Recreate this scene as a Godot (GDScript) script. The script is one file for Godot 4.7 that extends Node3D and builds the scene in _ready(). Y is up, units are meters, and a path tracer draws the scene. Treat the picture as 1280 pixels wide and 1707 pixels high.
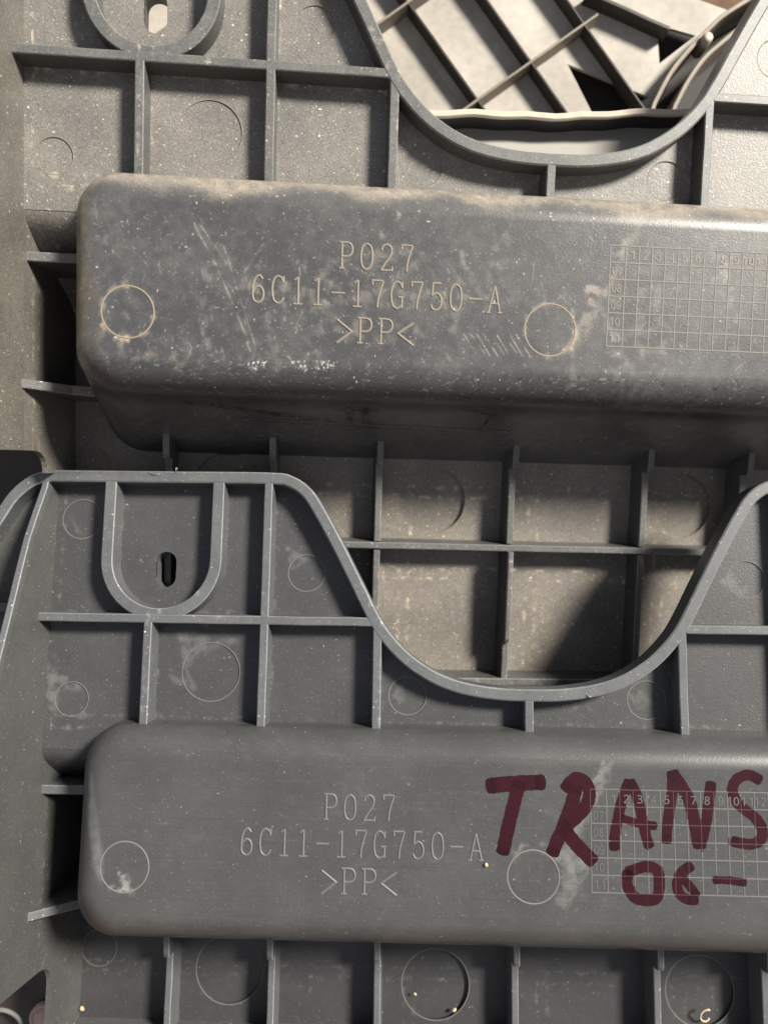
extends Node3D
# All shapes are written in "units" of 0.2 mm: X to the right along a panel, Y down along it, Z up out of its face.
const U := 0.0002
const SPAN := 1640.0          # units covered by a panel's dust texture
const RH := 40.0              # height of the shelf ribs and the rim
const BZ := 79.0              # height of the raised box
const LZ := -200.0            # lower floor
const XE := 1420.0          # right end of the shelf
const XL := 1620.0          # right end of the box and the lower floor
var rng := RandomNumberGenerator.new()
var used := {}
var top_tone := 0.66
var side_shade := 0.6          # darkens rib sides: shade put into the colour, besides less dust

# ---------------------------------------------------------------- naming
func numbered(called: String) -> String:
	if not used.has(called):
		used[called] = 0
		return called
	used[called] += 1
	return "%s_%03d" % [called, used[called]]

func thing(called: String, label: String, category: String, group := "") -> Node3D:
	var o := Node3D.new()
	o.name = numbered(called)
	add_child(o)
	tag(o, label, category, group)
	return o

func tag(o: Node, label: String, category: String, group := "") -> void:
	o.set_meta("label", label)
	o.set_meta("category", category)
	if group != "":
		o.set_meta("group", group)

func put(mesh: Mesh, called: String, m: Material, parent: Node3D) -> MeshInstance3D:
	var o := MeshInstance3D.new()
	o.name = called if parent != self else numbered(called)
	o.mesh = mesh
	o.material_override = m
	parent.add_child(o, true)
	return o

func P(x: float, y: float, z: float) -> Vector3:
	return Vector3(x, z, y)

# ---------------------------------------------------------------- mesh helpers
func begin(smooth := false) -> SurfaceTool:
	var st := SurfaceTool.new()
	st.begin(Mesh.PRIMITIVE_TRIANGLES)
	st.set_smooth_group(0 if smooth else -1)
	return st

func done(st: SurfaceTool) -> ArrayMesh:
	st.generate_normals()
	return st.commit()

func tri(st: SurfaceTool, a: Vector3, b: Vector3, c: Vector3, hint: Vector3) -> void:
	if (c - a).cross(b - a).dot(hint) < 0.0:
		st.add_vertex(a); st.add_vertex(c); st.add_vertex(b)
	else:
		st.add_vertex(a); st.add_vertex(b); st.add_vertex(c)

func quad(st: SurfaceTool, a: Vector3, b: Vector3, c: Vector3, d: Vector3, hint: Vector3) -> void:
	tri(st, a, b, c, hint)
	tri(st, a, c, d, hint)

func curve(pts: Array, step := 9.0) -> Array:
	var out := []
	for i in pts.size() - 1:
		var p0: Vector2 = pts[max(i - 1, 0)]
		var p1: Vector2 = pts[i]
		var p2: Vector2 = pts[i + 1]
		var p3: Vector2 = pts[min(i + 2, pts.size() - 1)]
		var n: int = max(1, int(p1.distance_to(p2) / step))
		for k in n:
			out.append(p1.cubic_interpolate(p2, p0, p3, float(k) / n))
	out.append(pts[-1])
	return out

# A wall of tapered section along a path: wt, wb = half widths at the top and the base.
func sweep(path: Array, wt: float, wb: float, zb: float, zt, chamfer := 1.6, wear := 0.0) -> ArrayMesh:
	var st := SurfaceTool.new()
	st.begin(Mesh.PRIMITIVE_TRIANGLES)
	var n := path.size()
	var rings := []
	var sides := []
	var tones := []
	var mids := []
	for i in n:
		var p: Vector2 = path[i]
		var a: Vector2 = path[max(i - 1, 0)]
		var b: Vector2 = path[min(i + 1, n - 1)]
		var t1 := (p - a).normalized() if i > 0 else (b - p).normalized()
		var t2 := (b - p).normalized() if i < n - 1 else t1
		var t := (t1 + t2).normalized()
		var nn := Vector2(-t.y, t.x) / maxf(0.4, t.dot(t1))
		var top: float = zt[i] if zt is Array else zt
		top += rng.randf_range(-wear, wear)
		var c := chamfer
		var prof := [[-wb, zb], [-wt, top - c], [-wt + c, top], [wt - c, top], [wt, top - c], [wb, zb]]
		var ring := []
		for q in prof:
			ring.append(P(p.x + nn.x * q[0], p.y + nn.y * q[0], q[1]))
		rings.append(ring)
		sides.append([Vector3(nn.normalized().x, 0, nn.normalized().y), Vector3(t1.x, 0, t1.y), Vector3(t2.x, 0, t2.y)])
		mids.append(P(p.x, p.y, (zb + top) * 0.5))
		# shade painted into the barer sides, rubbed top, highlights painted into the scuffed edges
		var sc := rng.randf()
		tones.append([side_shade, 0.8 + 0.2 * sc, top_tone + 0.06 * rng.randf(), 0.8 + 0.2 * rng.randf(), side_shade])
	for i in n - 1:
		for k in 5:
			var v := [rings[i][k], rings[i][k + 1], rings[i + 1][k + 1], rings[i + 1][k]]
			var h: Vector3 = (v[0] + v[1] + v[2] + v[3]) / 4.0 - (mids[i] + mids[i + 1]) / 2.0
			var flatn: Vector3 = (v[2] - v[0]).cross(v[1] - v[3]).normalized()
			if flatn.dot(h) < 0.0:
				flatn = -flatn
			var nrm := []
			for e in 2:
				# smooth along gentle bends, sharp at corners and across the section
				var sd: Vector3 = sides[i + e][0]
				var sharp: bool = sides[i + e][1].dot(sides[i + e][2]) < 0.85
				var out := sd * signf(sd.dot(flatn)) if absf(sd.dot(flatn)) > 0.05 else Vector3.ZERO
				var hor := Vector3(flatn.x, 0, flatn.z).length()
				nrm.append(flatn if sharp or out == Vector3.ZERO else (out * hor + Vector3(0, flatn.y, 0)).normalized())
			var ns := [nrm[0], nrm[0], nrm[1], nrm[1]]
			for t3 in [[0, 1, 2], [0, 2, 3]]:
				var cr: Vector3 = (v[t3[2]] - v[t3[0]]).cross(v[t3[1]] - v[t3[0]])
				var order: Array = t3 if cr.dot(flatn) >= 0.0 else [t3[0], t3[2], t3[1]]
				for o in order:
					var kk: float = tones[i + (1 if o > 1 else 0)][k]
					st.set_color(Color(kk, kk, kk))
					st.set_normal(ns[o])
					st.add_vertex(v[o])
	for e in [0, n - 1]:
		var r: Array = rings[e]
		var h: Vector3 = (mids[e] - mids[1 if e == 0 else n - 2]).normalized()
		for k in range(1, 5):
			st.set_normal(h)
			st.set_color(Color(0.7, 0.7, 0.7))
			tri(st, r[0], r[k], r[k + 1], h)
	return st.commit()

func rib_line(x0: float, y0: float, x1: float, y1: float) -> Array:
	var out := []
	var n: int = max(2, int(Vector2(x0, y0).distance_to(Vector2(x1, y1)) / 40.0))
	for i in n + 1:
		out.append(Vector2(lerpf(x0, x1, float(i) / n) + rng.randf_range(-0.35, 0.35), lerpf(y0, y1, float(i) / n) + rng.randf_range(-0.35, 0.35)))
	return out

# A plate: a polygon in (a, b) carried to 3D by at(a, b, s), s = 0 and 1 being its two faces.
func plate(poly: Array, at: Callable, smooth := false) -> ArrayMesh:
	var st := begin(smooth)
	var pk := PackedVector2Array(poly)
	var mid := Vector2.ZERO
	for p in poly:
		mid += p / poly.size()
	var across: Vector3 = at.call(mid.x, mid.y, 1.0) - at.call(mid.x, mid.y, 0.0)
	var idx := Geometry2D.triangulate_polygon(pk)
	for i in range(0, idx.size(), 3):
		for s in [0.0, 1.0]:
			var v := []
			for k in 3:
				var q := pk[idx[i + k]]
				v.append(at.call(q.x, q.y, s))
			tri(st, v[0], v[1], v[2], across * (1.0 if s > 0.5 else -1.0))
	var cw := Geometry2D.is_polygon_clockwise(pk)
	for i in pk.size():
		var p := pk[i]
		var q := pk[(i + 1) % pk.size()]
		var o := Vector2(q.y - p.y, p.x - q.x) * (-1.0 if cw else 1.0)
		var c := (p + q) / 2.0
		var h: Vector3 = at.call(c.x + o.x, c.y + o.y, 0.5) - at.call(c.x, c.y, 0.5)
		quad(st, at.call(p.x, p.y, 0.0), at.call(q.x, q.y, 0.0), at.call(q.x, q.y, 1.0), at.call(p.x, p.y, 1.0), h)
	return done(st)

# The same with its long faces smooth: only the two long sides and the ends of a bent strip.
func channel(poly: Array, at: Callable, _smooth: bool) -> ArrayMesh:
	var st := begin(true)
	var n := poly.size() / 2
	for i in n - 1:
		var p: Vector2 = poly[i]
		var q: Vector2 = poly[i + 1]
		var lo: Vector2 = poly[poly.size() - 1 - i]
		var lo2: Vector2 = poly[poly.size() - 2 - i]
		quad(st, at.call(p.x, p.y, 0.0), at.call(q.x, q.y, 0.0), at.call(q.x, q.y, 1.0), at.call(p.x, p.y, 1.0), Vector3(0, 1, 0))
		quad(st, at.call(lo.x, lo.y, 0.0), at.call(lo2.x, lo2.y, 0.0), at.call(lo2.x, lo2.y, 1.0), at.call(lo.x, lo.y, 1.0), Vector3(0, -1, 0))
	return done(st)

func tube(path: Array, r: float, seg := 8) -> ArrayMesh:
	var st := begin(true)
	var rings := []
	for i in path.size():
		var t: Vector3 = (path[min(i + 1, path.size() - 1)] - path[max(i - 1, 0)]).normalized()
		var s := t.cross(Vector3(0.31, 0.9, 0.2)).normalized()
		var u := s.cross(t)
		var ring := []
		for k in seg:
			ring.append(path[i] + (s * cos(TAU * k / seg) + u * sin(TAU * k / seg)) * r)
		rings.append(ring)
	for i in path.size() - 1:
		for k in seg:
			var k2 := (k + 1) % seg
			quad(st, rings[i][k], rings[i][k2], rings[i + 1][k2], rings[i + 1][k], rings[i][k] - path[i])
	for e in [0, path.size() - 1]:
		for k in seg:
			tri(st, path[e], rings[e][k], rings[e][(k + 1) % seg], path[e] - path[1 if e == 0 else path.size() - 2])
	return done(st)

# A raised ring, the mark that a mould's ejector pin leaves.
func ring_mark(x: float, y: float, z: float, r: float, w: float, h: float) -> ArrayMesh:
	var st := begin(true)
	var seg := 56
	var prof := [[-w, 0.0], [-w * 0.45, h], [w * 0.45, h], [w, 0.0]]
	var ph := rng.randf() * TAU
	for i in seg:
		for k in 3:
			var v := []
			for c in [[i, k], [i, k + 1], [i + 1, k + 1], [i + 1, k]]:
				var a: float = TAU * c[0] / seg
				var q: Array = prof[c[1]]
				var hh: float = q[1] * (0.75 + 0.4 * sin(a + ph) * sin(a * 2.0 + ph))
				v.append(P(x + cos(a) * (r + q[0]), y + sin(a) * (r + q[0]), z + hh))
			quad(st, v[0], v[1], v[2], v[3], Vector3(0, 1, 0))
	return done(st)

func lump(r: Vector3, seed_at: int) -> ArrayMesh:
	var s := SphereMesh.new()
	s.radial_segments = 12
	s.rings = 7
	s.radius = 1.0
	s.height = 2.0
	var a := s.get_mesh_arrays()
	var nz := FastNoiseLite.new()
	nz.seed = seed_at
	nz.frequency = 0.9
	var v: PackedVector3Array = a[Mesh.ARRAY_VERTEX]
	for i in v.size():
		v[i] = v[i] * r * (1.0 + 0.45 * nz.get_noise_3dv(v[i]))
	var st := begin(true)
	for i in a[Mesh.ARRAY_INDEX]:
		st.add_vertex(v[i])
	return done(st)

# Raised lettering: starts at x0 on the baseline y, fits the width and the cap height.
func lettering(text: String, x0: float, x1: float, y: float, z: float, cap: float, h: float, serif := true, bold := false) -> ArrayMesh:
	var tm := TextMesh.new()
	var f := SystemFont.new()
	f.font_names = PackedStringArray(["Droid Serif" if serif else "Droid Sans"])
	if bold:
		f.font_weight = 700
	tm.font = f
	tm.font_size = 64
	tm.pixel_size = 1.0
	tm.depth = 1.0
	tm.curve_step = 1.0
	tm.text = text
	var a := tm.get_mesh_arrays()
	var v: PackedVector3Array = a[Mesh.ARRAY_VERTEX]
	var lo := v[0]
	var hi := v[0]
	for p in v:
		lo = lo.min(p)
		hi = hi.max(p)
	var sx := (x1 - x0) / (hi.x - lo.x)
	var sy := cap / (hi.y - lo.y)
	var st := begin()
	var list: Array = a[Mesh.ARRAY_INDEX] if a[Mesh.ARRAY_INDEX] != null else range(v.size())
	for i in range(0, list.size(), 3):
		var q := []
		var hint := Vector3.ZERO
		for k in 3:
			var p := v[list[i + k]]
			var n: Vector3 = a[Mesh.ARRAY_NORMAL][list[i + k]]
			hint += Vector3(n.x, n.z, -n.y)
			# the face is a little narrower than the foot, as moulded letters are
			q.append(P(x0 + (p.x - lo.x) * sx, y - (p.y - lo.y) * sy, z + ((p.z - lo.z) / (hi.z - lo.z)) * h))
		tri(st, q[0], q[1], q[2], hint)
	return done(st)

# ---------------------------------------------------------------- textures
class Canvas:
	var w: int
	var h: int
	var d := PackedByteArray()
	var coarse := PackedByteArray()
	var fine := PackedByteArray()
	var s := 12345
	var ox: float
	var oy: float
	var k: float            # pixels per unit
	func _init(w_: int, h_: int, ox_: float, oy_: float, units_wide: float, seed_: int) -> void:
		w = w_; h = h_; ox = ox_; oy = oy_; k = w_ / units_wide; s = seed_
		d.resize(w * h * 3)
		coarse = noise(seed_, 0.02, 4)
		fine = noise(seed_ + 7, 0.07, 2)
	func noise(sd: int, fr: float, div: int) -> PackedByteArray:
		var n := FastNoiseLite.new()
		n.seed = sd
		n.frequency = fr
		n.fractal_octaves = 4
		var im := n.get_image(w / div, h / div, false, false, true)
		im.convert(Image.FORMAT_L8)
		im.resize(w, h, Image.INTERPOLATE_BILINEAR)
		return im.get_data()
	func rnd() -> float:
		s = (s * 1103515245 + 12345) & 0x7fffffff
		return (s >> 8) / 8388608.0
	func base(c0: Color, c1: Color, amount: float, broad: float, patchy: float, grain: float, rows: PackedFloat32Array, cols: PackedFloat32Array) -> void:
		var r0 := c0.r8; var g0 := c0.g8; var b0 := c0.b8
		var dr := c1.r8 - r0; var dg := c1.g8 - g0; var db := c1.b8 - b0
		var i := 0
		var o := 0
		for y in h:
			var row := amount - 0.5 * broad - 0.5 * patchy - 0.5 * grain + (rows[y] if rows.size() else 0.0)
			for x in w:
				s = (s * 1103515245 + 12345) & 0x7fffffff
				var t := row + broad * coarse[i] / 255.0 + patchy * fine[i] / 255.0 + grain * ((s >> 8) & 1023) / 1023.0
				if cols.size():
					t += cols[x]
				t = clampf(t, 0.0, 1.0)
				d[o] = int(r0 + dr * t)
				d[o + 1] = int(g0 + dg * t)
				d[o + 2] = int(b0 + db * t)
				i += 1
				o += 3
	func blend(x: int, y: int, c: Color, a: float) -> void:
		if x < 0 or y < 0 or x >= w or y >= h or a <= 0.0:
			return
		var o := (y * w + x) * 3
		d[o] = int(lerpf(d[o], c.r8, a))
		d[o + 1] = int(lerpf(d[o + 1], c.g8, a))
		d[o + 2] = int(lerpf(d[o + 2], c.b8, a))
	# a soft streak; rough > 0 breaks it up
	func streak(a: Vector2, b: Vector2, r: float, c: Color, alpha: float, rough := 0.0) -> void:
		var p := (a - Vector2(ox, oy)) * k
		var q := (b - Vector2(ox, oy)) * k
		var rr := r * k
		var lo := p.min(q) - Vector2(rr, rr)
		var hi := p.max(q) + Vector2(rr, rr)
		var pq := q - p
		var l2: float = max(pq.length_squared(), 0.001)
		for y in range(max(0, int(lo.y)), min(h, int(hi.y) + 2)):
			for x in range(max(0, int(lo.x)), min(w, int(hi.x) + 2)):
				var v := Vector2(x + 0.5, y + 0.5)
				var t := clampf((v - p).dot(pq) / l2, 0.0, 1.0)
				var dd := v.distance_to(p + pq * t) / rr
				if dd < 1.0:
					var al := alpha * (1.0 - dd * dd)
					if rough > 0.0:
						al *= clampf((fine[y * w + x] / 255.0 - 0.5) * 6.0 * rough + 1.0 - rough + (rnd() - 0.5) * rough, 0.0, 1.2)
					blend(x, y, c, minf(al, 1.0))
	func patch(poly: Array, c: Color, alpha: float, rough := 0.5, wobble := 5.0) -> void:
		var pk := PackedVector2Array()
		var lo := Vector2(1e9, 1e9)
		var hi := -lo
		for p in poly:
			var q: Vector2 = (p - Vector2(ox, oy)) * k
			pk.append(q)
			lo = lo.min(q)
			hi = hi.max(q)
		for y in range(max(0, int(lo.y) - 4), min(h, int(hi.y) + 5)):
			for x in range(max(0, int(lo.x) - 4), min(w, int(hi.x) + 5)):
				var f := fine[y * w + x] / 255.0 - 0.5
				var g := coarse[y * w + x] / 255.0 - 0.5
				var inside := 0.0
				for j in 6:
					var jr := 7.0 * rnd()
					var ja := TAU * rnd()
					if Geometry2D.is_point_in_polygon(Vector2(x + f * wobble * 4.0 + cos(ja) * jr, y + (f - g) * wobble * 3.0 + sin(ja) * jr), pk):
						inside += 1.0 / 6.0
				if inside > 0.0:
					blend(x, y, c, alpha * inside * clampf(1.0 + rough * (f * 5.0 + (rnd() - 0.5)), 0.1, 1.3))
	func specks(n: int, c: Color, rmin: float, rmax: float, alpha: float, x0 := 0.0, y0 := 0.0, x1 := 1.0, y1 := 1.0) -> void:
		for j in n:
			var cx := (x0 + rnd() * (x1 - x0)) * w
			var cy := (y0 + rnd() * (y1 - y0)) * h
			var r := rmin + (rmax - rmin) * pow(rnd(), 4.0)
			var al := alpha * (0.35 + 0.65 * rnd())
			var st := 0.5 + rnd()
			for y in range(int(cy - r), int(cy + r) + 2):
				for x in range(int(cx - r), int(cx + r) + 2):
					var dd := Vector2((x - cx) * st, (y - cy) / st).length()
					blend(x, y, c, al * clampf(r + 0.6 - dd, 0.0, 1.0))
	func texture() -> ImageTexture:
		var im := Image.create_from_data(w, h, false, Image.FORMAT_RGB8, d)
		im.generate_mipmaps()
		return ImageTexture.create_from_image(im)

func plastic(tex: Texture2D, tint: Color, rough: float, spec := 0.5, triplanar := true) -> StandardMaterial3D:
	var m := StandardMaterial3D.new()
	m.albedo_color = tint
	m.albedo_texture = tex
	m.roughness = rough
	m.metallic_specular = spec
	if triplanar:
		m.uv1_triplanar = true
		m.uv1_scale = Vector3.ONE / SPAN
		m.uv1_triplanar_sharpness = 8.0
	return m

# fine moulded grain, about 3 units across
var grain_tex: NoiseTexture2D
func grained(m: StandardMaterial3D, strength: float) -> void:
	if grain_tex == null:
		grain_tex = NoiseTexture2D.new()
		var n := FastNoiseLite.new()
		n.seed = 5
		n.frequency = 0.38
		n.fractal_octaves = 3
		grain_tex.noise = n
		grain_tex.width = 1024
		grain_tex.height = 1024
		grain_tex.seamless = true
		grain_tex.as_normal_map = true
		grain_tex.bump_strength = 4.0
	m.normal_enabled = true
	m.normal_texture = grain_tex
	m.normal_scale = strength

func flat(c: Color, rough: float, spec := 0.5) -> StandardMaterial3D:
	var m := StandardMaterial3D.new()
	m.albedo_color = c
	m.roughness = rough
	m.metallic_specular = spec
	return m

# Broad handling marks and dust drifts shared by the two panels' floors.
func floor_texture(dusty: bool) -> ImageTexture:
	var cv := Canvas.new(2048, 2048, -200.0, -200.0, SPAN, 11 if dusty else 29)
	var none := PackedFloat32Array()
	if dusty:
		cv.base(Color8(74, 74, 74), Color8(164, 158, 148), 0.38, 0.24, 0.12, 0.6, none, none)
		dust_along_ribs(cv, Color8(196, 182, 160), 0.5)
		for j in 60:
			var a := Vector2(cv.rnd() * 1400.0, cv.rnd() * 1150.0)
			cv.streak(a, a + Vector2(cv.rnd() - 0.5, cv.rnd() - 0.3) * 130.0, 6.0 + 26.0 * cv.rnd(), Color8(88, 85, 82), 0.25 * cv.rnd(), 0.6)
		cv.specks(34000, Color8(224, 214, 196), 0.7, 1.6, 0.5)
		cv.specks(16000, Color8(74, 71, 68), 0.7, 1.7, 0.4)
		cv.specks(2600, Color8(240, 232, 216), 1.0, 2.3, 0.9)
		for q in [[Vector2(735, 955), Vector2(742, 985)], [Vector2(755, 940), Vector2(765, 990)], [Vector2(770, 1010), Vector2(776, 1060)]]:
			cv.streak(q[0], q[1], 9.0, Color8(96, 90, 84), 0.55, 0.8)
	else:
		cv.base(Color8(72, 72, 73), Color8(128, 125, 119), 0.14, 0.2, 0.12, 0.24, none, none)
		dust_along_ribs(cv, Color8(150, 144, 132), 0.35)
		cv.specks(15000, Color8(180, 174, 162), 0.7, 1.3, 0.5)
		cv.specks(4200, Color8(222, 214, 198), 0.6, 1.6, 0.8)
		cv.specks(150, Color8(238, 228, 206), 1.2, 2.8, 0.95)
		var film := Color8(126, 125, 123)
		cv.patch([Vector2(272, 120), Vector2(285, 180), Vector2(300, 235), Vector2(318, 232), Vector2(296, 196), Vector2(310, 165), Vector2(346, 150), Vector2(392, 146), Vector2(378, 134), Vector2(340, 138), Vector2(310, 122)], film, 0.42)
		cv.patch([Vector2(268, 195), Vector2(292, 205), Vector2(300, 225), Vector2(270, 222), Vector2(258, 205)], film, 0.4)
		cv.patch([Vector2(33, 180), Vector2(58, 206), Vector2(83, 211), Vector2(113, 229), Vector2(60, 232), Vector2(58, 280), Vector2(40, 255)], film, 0.5)
		cv.patch([Vector2(95, 268), Vector2(110, 262), Vector2(114, 280), Vector2(98, 284)], film, 0.7)
		cv.patch([Vector2(470, -40), Vector2(492, -22), Vector2(515, -12), Vector2(482, 10)], film, 0.5)
		cv.patch([Vector2(60, -90), Vector2(80, -60), Vector2(95, -48), Vector2(72, -54)], film, 0.35)
		cv.patch([Vector2(672, 212), Vector2(690, 206), Vector2(694, 240), Vector2(676, 250)], film, 0.4)
		cv.patch([Vector2(1096, 222), Vector2(1120, 215), Vector2(1140, 235), Vector2(1112, 250)], film, 0.35)
		cv.patch([Vector2(1262, 20), Vector2(1290, -5), Vector2(1300, 25), Vector2(1320, 22), Vector2(1310, 42)], film, 0.45)
		cv.streak(Vector2(1000, 250), Vector2(1030, 262), 7.0, film, 0.5, 0.8)
		cv.streak(Vector2(1020, 245), Vector2(1034, 258), 4.0, film, 0.5, 0.6)
	return cv.texture()

# dust gathers in the corners where ribs stand on the floor
func dust_along_ribs(cv: Canvas, c: Color, alpha: float) -> void:
	for x in [231.0, 440.0, 643.0, 911.0, 1180.0, 149.0, 348.0, 40.0]:
		for e in [-1.0, 1.0]:
			for j in 30:
				var y := -150.0 + 15.0 * j + cv.rnd() * 8.0
				if (x == 149.0 or x == 348.0) and y > 10.0 or (x != 440.0 and x > 200.0 and x != 348.0 and y < 100.0):
					continue
				cv.streak(Vector2(x + e * 10.0, y), Vector2(x + e * 10.0, y + 14.0), 3.0 + 7.0 * cv.rnd() * cv.rnd(), c, alpha * cv.rnd(), 0.9)
	for y in [100.0, 288.0, -158.0, 902.0, 1172.0, 735.0]:
		for e in [-1.0, 1.0]:
			for j in 95:
				var x := -10.0 + 15.0 * j + cv.rnd() * 8.0
				cv.streak(Vector2(x, y + e * (7.0 + 6.0 * cv.rnd())), Vector2(x + 4.0 + 26.0 * cv.rnd(), y + e * (7.0 + 6.0 * cv.rnd())), 2.0 + 9.0 * cv.rnd() * cv.rnd(), c, alpha * cv.rnd(), 0.9)
	for x in [246.0, 444.0, 648.0, 911.0, 1180.0]:
		for e in [-1.0, 1.0]:
			for j in 30:
				var y := 735.0 + 15.0 * j
				cv.streak(Vector2(x + e * 10.0, y), Vector2(x + e * 10.0, y + 14.0), 3.0 + 7.0 * cv.rnd() * cv.rnd(), c, alpha * cv.rnd(), 0.9)

const BOX_X := -300.0
const BOX_Y := -80.0
func box_texture(dusty: bool) -> ImageTexture:
	var wide := 1960.0
	var cv := Canvas.new(2048, 1280, BOX_X, BOX_Y, wide, 41 if dusty else 57)
	var rows := PackedFloat32Array()
	var cols := PackedFloat32Array()
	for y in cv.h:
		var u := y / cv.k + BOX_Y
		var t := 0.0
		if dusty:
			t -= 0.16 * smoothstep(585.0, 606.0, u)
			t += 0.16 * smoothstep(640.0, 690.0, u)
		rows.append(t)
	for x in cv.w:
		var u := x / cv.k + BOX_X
		cols.append(0.06 * smoothstep(700.0, 1250.0, u) if dusty else 0.0)  # slightly paler rightwards: dust film plus sheen put into the colour
	if dusty:
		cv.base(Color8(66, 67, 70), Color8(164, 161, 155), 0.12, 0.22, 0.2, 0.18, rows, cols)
		# tan dust lying on the upper shoulder and the left one, with a ragged edge
		for y in int((360.0 - BOX_Y) * cv.k):
			var u := y / cv.k + BOX_Y
			for x in cv.w:
				var i: int = y * cv.w + x
				var f := cv.fine[i] / 255.0 - 0.5
				var g := cv.coarse[i] / 255.0 - 0.5
				var a := 1.0 - smoothstep(296.0, 330.0, u + f * 22.0 + g * 44.0 + 12.0 * (cv.rnd() - 0.5))
				if a > 0.0:
					cv.blend(x, y, Color8(170, 160, 145), a * (0.5 + 0.5 * f + 0.45 * cv.rnd()))
		for y in range(int((280.0 - BOX_Y) * cv.k), int((640.0 - BOX_Y) * cv.k)):
			for x in range(int((60.0 - BOX_X) * cv.k), int((240.0 - BOX_X) * cv.k)):
				var i: int = y * cv.w + x
				var f := cv.fine[i] / 255.0 - 0.5
				var g := cv.coarse[i] / 255.0 - 0.5
				var a := 1.0 - smoothstep(138.0, 190.0, x / cv.k + BOX_X + f * 26.0 + g * 60.0 + 14.0 * (cv.rnd() - 0.5))
				if a > 0.0:
					cv.blend(x, y, Color8(158, 146, 127), a * (0.3 + 0.6 * f + 0.45 * cv.rnd()))
		var pale := Color8(176, 172, 164)
		# drifting wipes of dust
		for j in 26:
			var a := Vector2(160.0 + cv.rnd() * 1180.0, 330.0 + cv.rnd() * 200.0)
			cv.streak(a, a + Vector2((cv.rnd() - 0.35) * 60.0, 40.0 + cv.rnd() * 120.0), 4.0 + cv.rnd() * 16.0, pale, 0.08 + 0.12 * cv.rnd(), 0.6)
		for q in [[Vector2(326, 368), Vector2(363, 432)], [Vector2(363, 432), Vector2(417, 552)], [Vector2(372, 394), Vector2(427, 557)], [Vector2(338, 372), Vector2(380, 430)]]:
			cv.streak(q[0], q[1], 2.0, pale, 0.4, 0.4)
			cv.streak(q[0], q[1], 9.0, pale, 0.07, 0.5)
		for j in 9:
			var a := Vector2(765.0 + j * 11.0, 524.0 - 0.2 * j)
			cv.streak(a, a + Vector2(22.0 + 4.0 * cv.rnd(), 28.0 + 8.0 * cv.rnd()), 1.8, pale, 0.5, 0.4)
		for j in 150:
			var a := Vector2(150.0 + cv.rnd() * 1200.0, 320.0 + cv.rnd() * 270.0)
			var l := 6.0 + 50.0 * cv.rnd() * cv.rnd()
			cv.streak(a, a + Vector2((cv.rnd() - 0.5) * l * 1.4, l * (0.3 + cv.rnd())), 0.9 + cv.rnd(), pale, 0.15 + 0.3 * cv.rnd(), 0.4)
		# the tan wedge beside the second pin mark
		cv.patch([Vector2(1040, 330), Vector2(1022, 380), Vector2(1001, 440), Vector2(953, 501), Vector2(934, 548), Vector2(969, 525), Vector2(1002, 462), Vector2(1030, 400), Vector2(1062, 332)], Color8(168, 160, 147), 0.32, 0.5)
		cv.patch([Vector2(968, 440), Vector2(985, 432), Vector2(994, 450), Vector2(972, 474)], Color8(184, 166, 146), 0.45, 0.9)
		cv.streak(Vector2(650, 340), Vector2(625, 380), 8.0, pale, 0.5, 0.8)
		# tan rubbed into and around the pin marks and letters
		for q in [[226.0, 513.0], [909.0, 513.0]]:
			for j in 40:
				var t: float = TAU * j / 40
				var c: Vector2 = Vector2(q[0], q[1]) + Vector2(cos(t), sin(t)) * 43.0
				cv.streak(c, c + Vector2(cv.rnd() - 0.5, cv.rnd() - 0.5) * 10.0, 5.0, Color8(190, 172, 146), 0.45 * cv.rnd() + (0.2 if t < 3.0 else 0.0), 0.6)
		for q in [[Vector2(558, 408), Vector2(680, 408), 24.0], [Vector2(418, 466), Vector2(825, 466), 26.0], [Vector2(558, 526), Vector2(683, 526), 24.0], [Vector2(190, 560), Vector2(330, 590), 24.0]]:
			cv.streak(q[0], q[1], q[2], Color8(176, 164, 146), 0.2, 0.8)
		for j in 260:
			var a := Vector2(300.0 + cv.rnd() * 460.0, 400.0 + cv.rnd() * 185.0)
			var l := 4.0 + 22.0 * cv.rnd() * cv.rnd()
			cv.streak(a, a + Vector2((cv.rnd() - 0.3) * l, l), 0.8 + 3.0 * cv.rnd() * cv.rnd(), Color8(170, 168, 163), 0.1 + 0.25 * cv.rnd(), 0.6)
		# white scuffs along the lower edge
		for j in 120:
			var g := cv.rnd()
			var a := Vector2(330.0 + 250.0 * g + (cv.rnd() - 0.5) * 90.0, 584.0 + (cv.rnd() - 0.5) * 44.0)
			cv.streak(a, a + Vector2(cv.rnd() * 5.0 - 1.5, cv.rnd() * 7.0 - 3.5), 0.5 + 1.0 * cv.rnd() * cv.rnd(), Color8(220, 218, 212), 0.45 * cv.rnd())
		for q in [[430.0, 590.0], [500.0, 586.0], [540.0, 584.0]]:
			for j in 20:
				var a := Vector2(q[0] + (cv.rnd() - 0.5) * 30.0, q[1] + (cv.rnd() - 0.5) * 14.0)
				cv.streak(a, a + Vector2(cv.rnd() * 5.0 - 2.0, cv.rnd() * 6.0 - 3.0), 0.7 + 1.3 * cv.rnd(), Color8(240, 238, 232), 0.8 * cv.rnd())
		for j in 1500:
			var a := Vector2(150.0 + cv.rnd() * 1250.0, 588.0 + cv.rnd() * 66.0)
			cv.streak(a, a + Vector2(2.0 + 9.0 * cv.rnd() * cv.rnd(), (cv.rnd() - 0.5) * 4.0), 0.8 + 2.6 * cv.rnd() * cv.rnd(), Color8(40, 41, 42) if cv.rnd() < 0.8 else pale, 0.5 * cv.rnd())
		# smudges on the lower wall, where fingers wiped the dust
		var dark := Color8(34, 32, 31)
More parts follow.
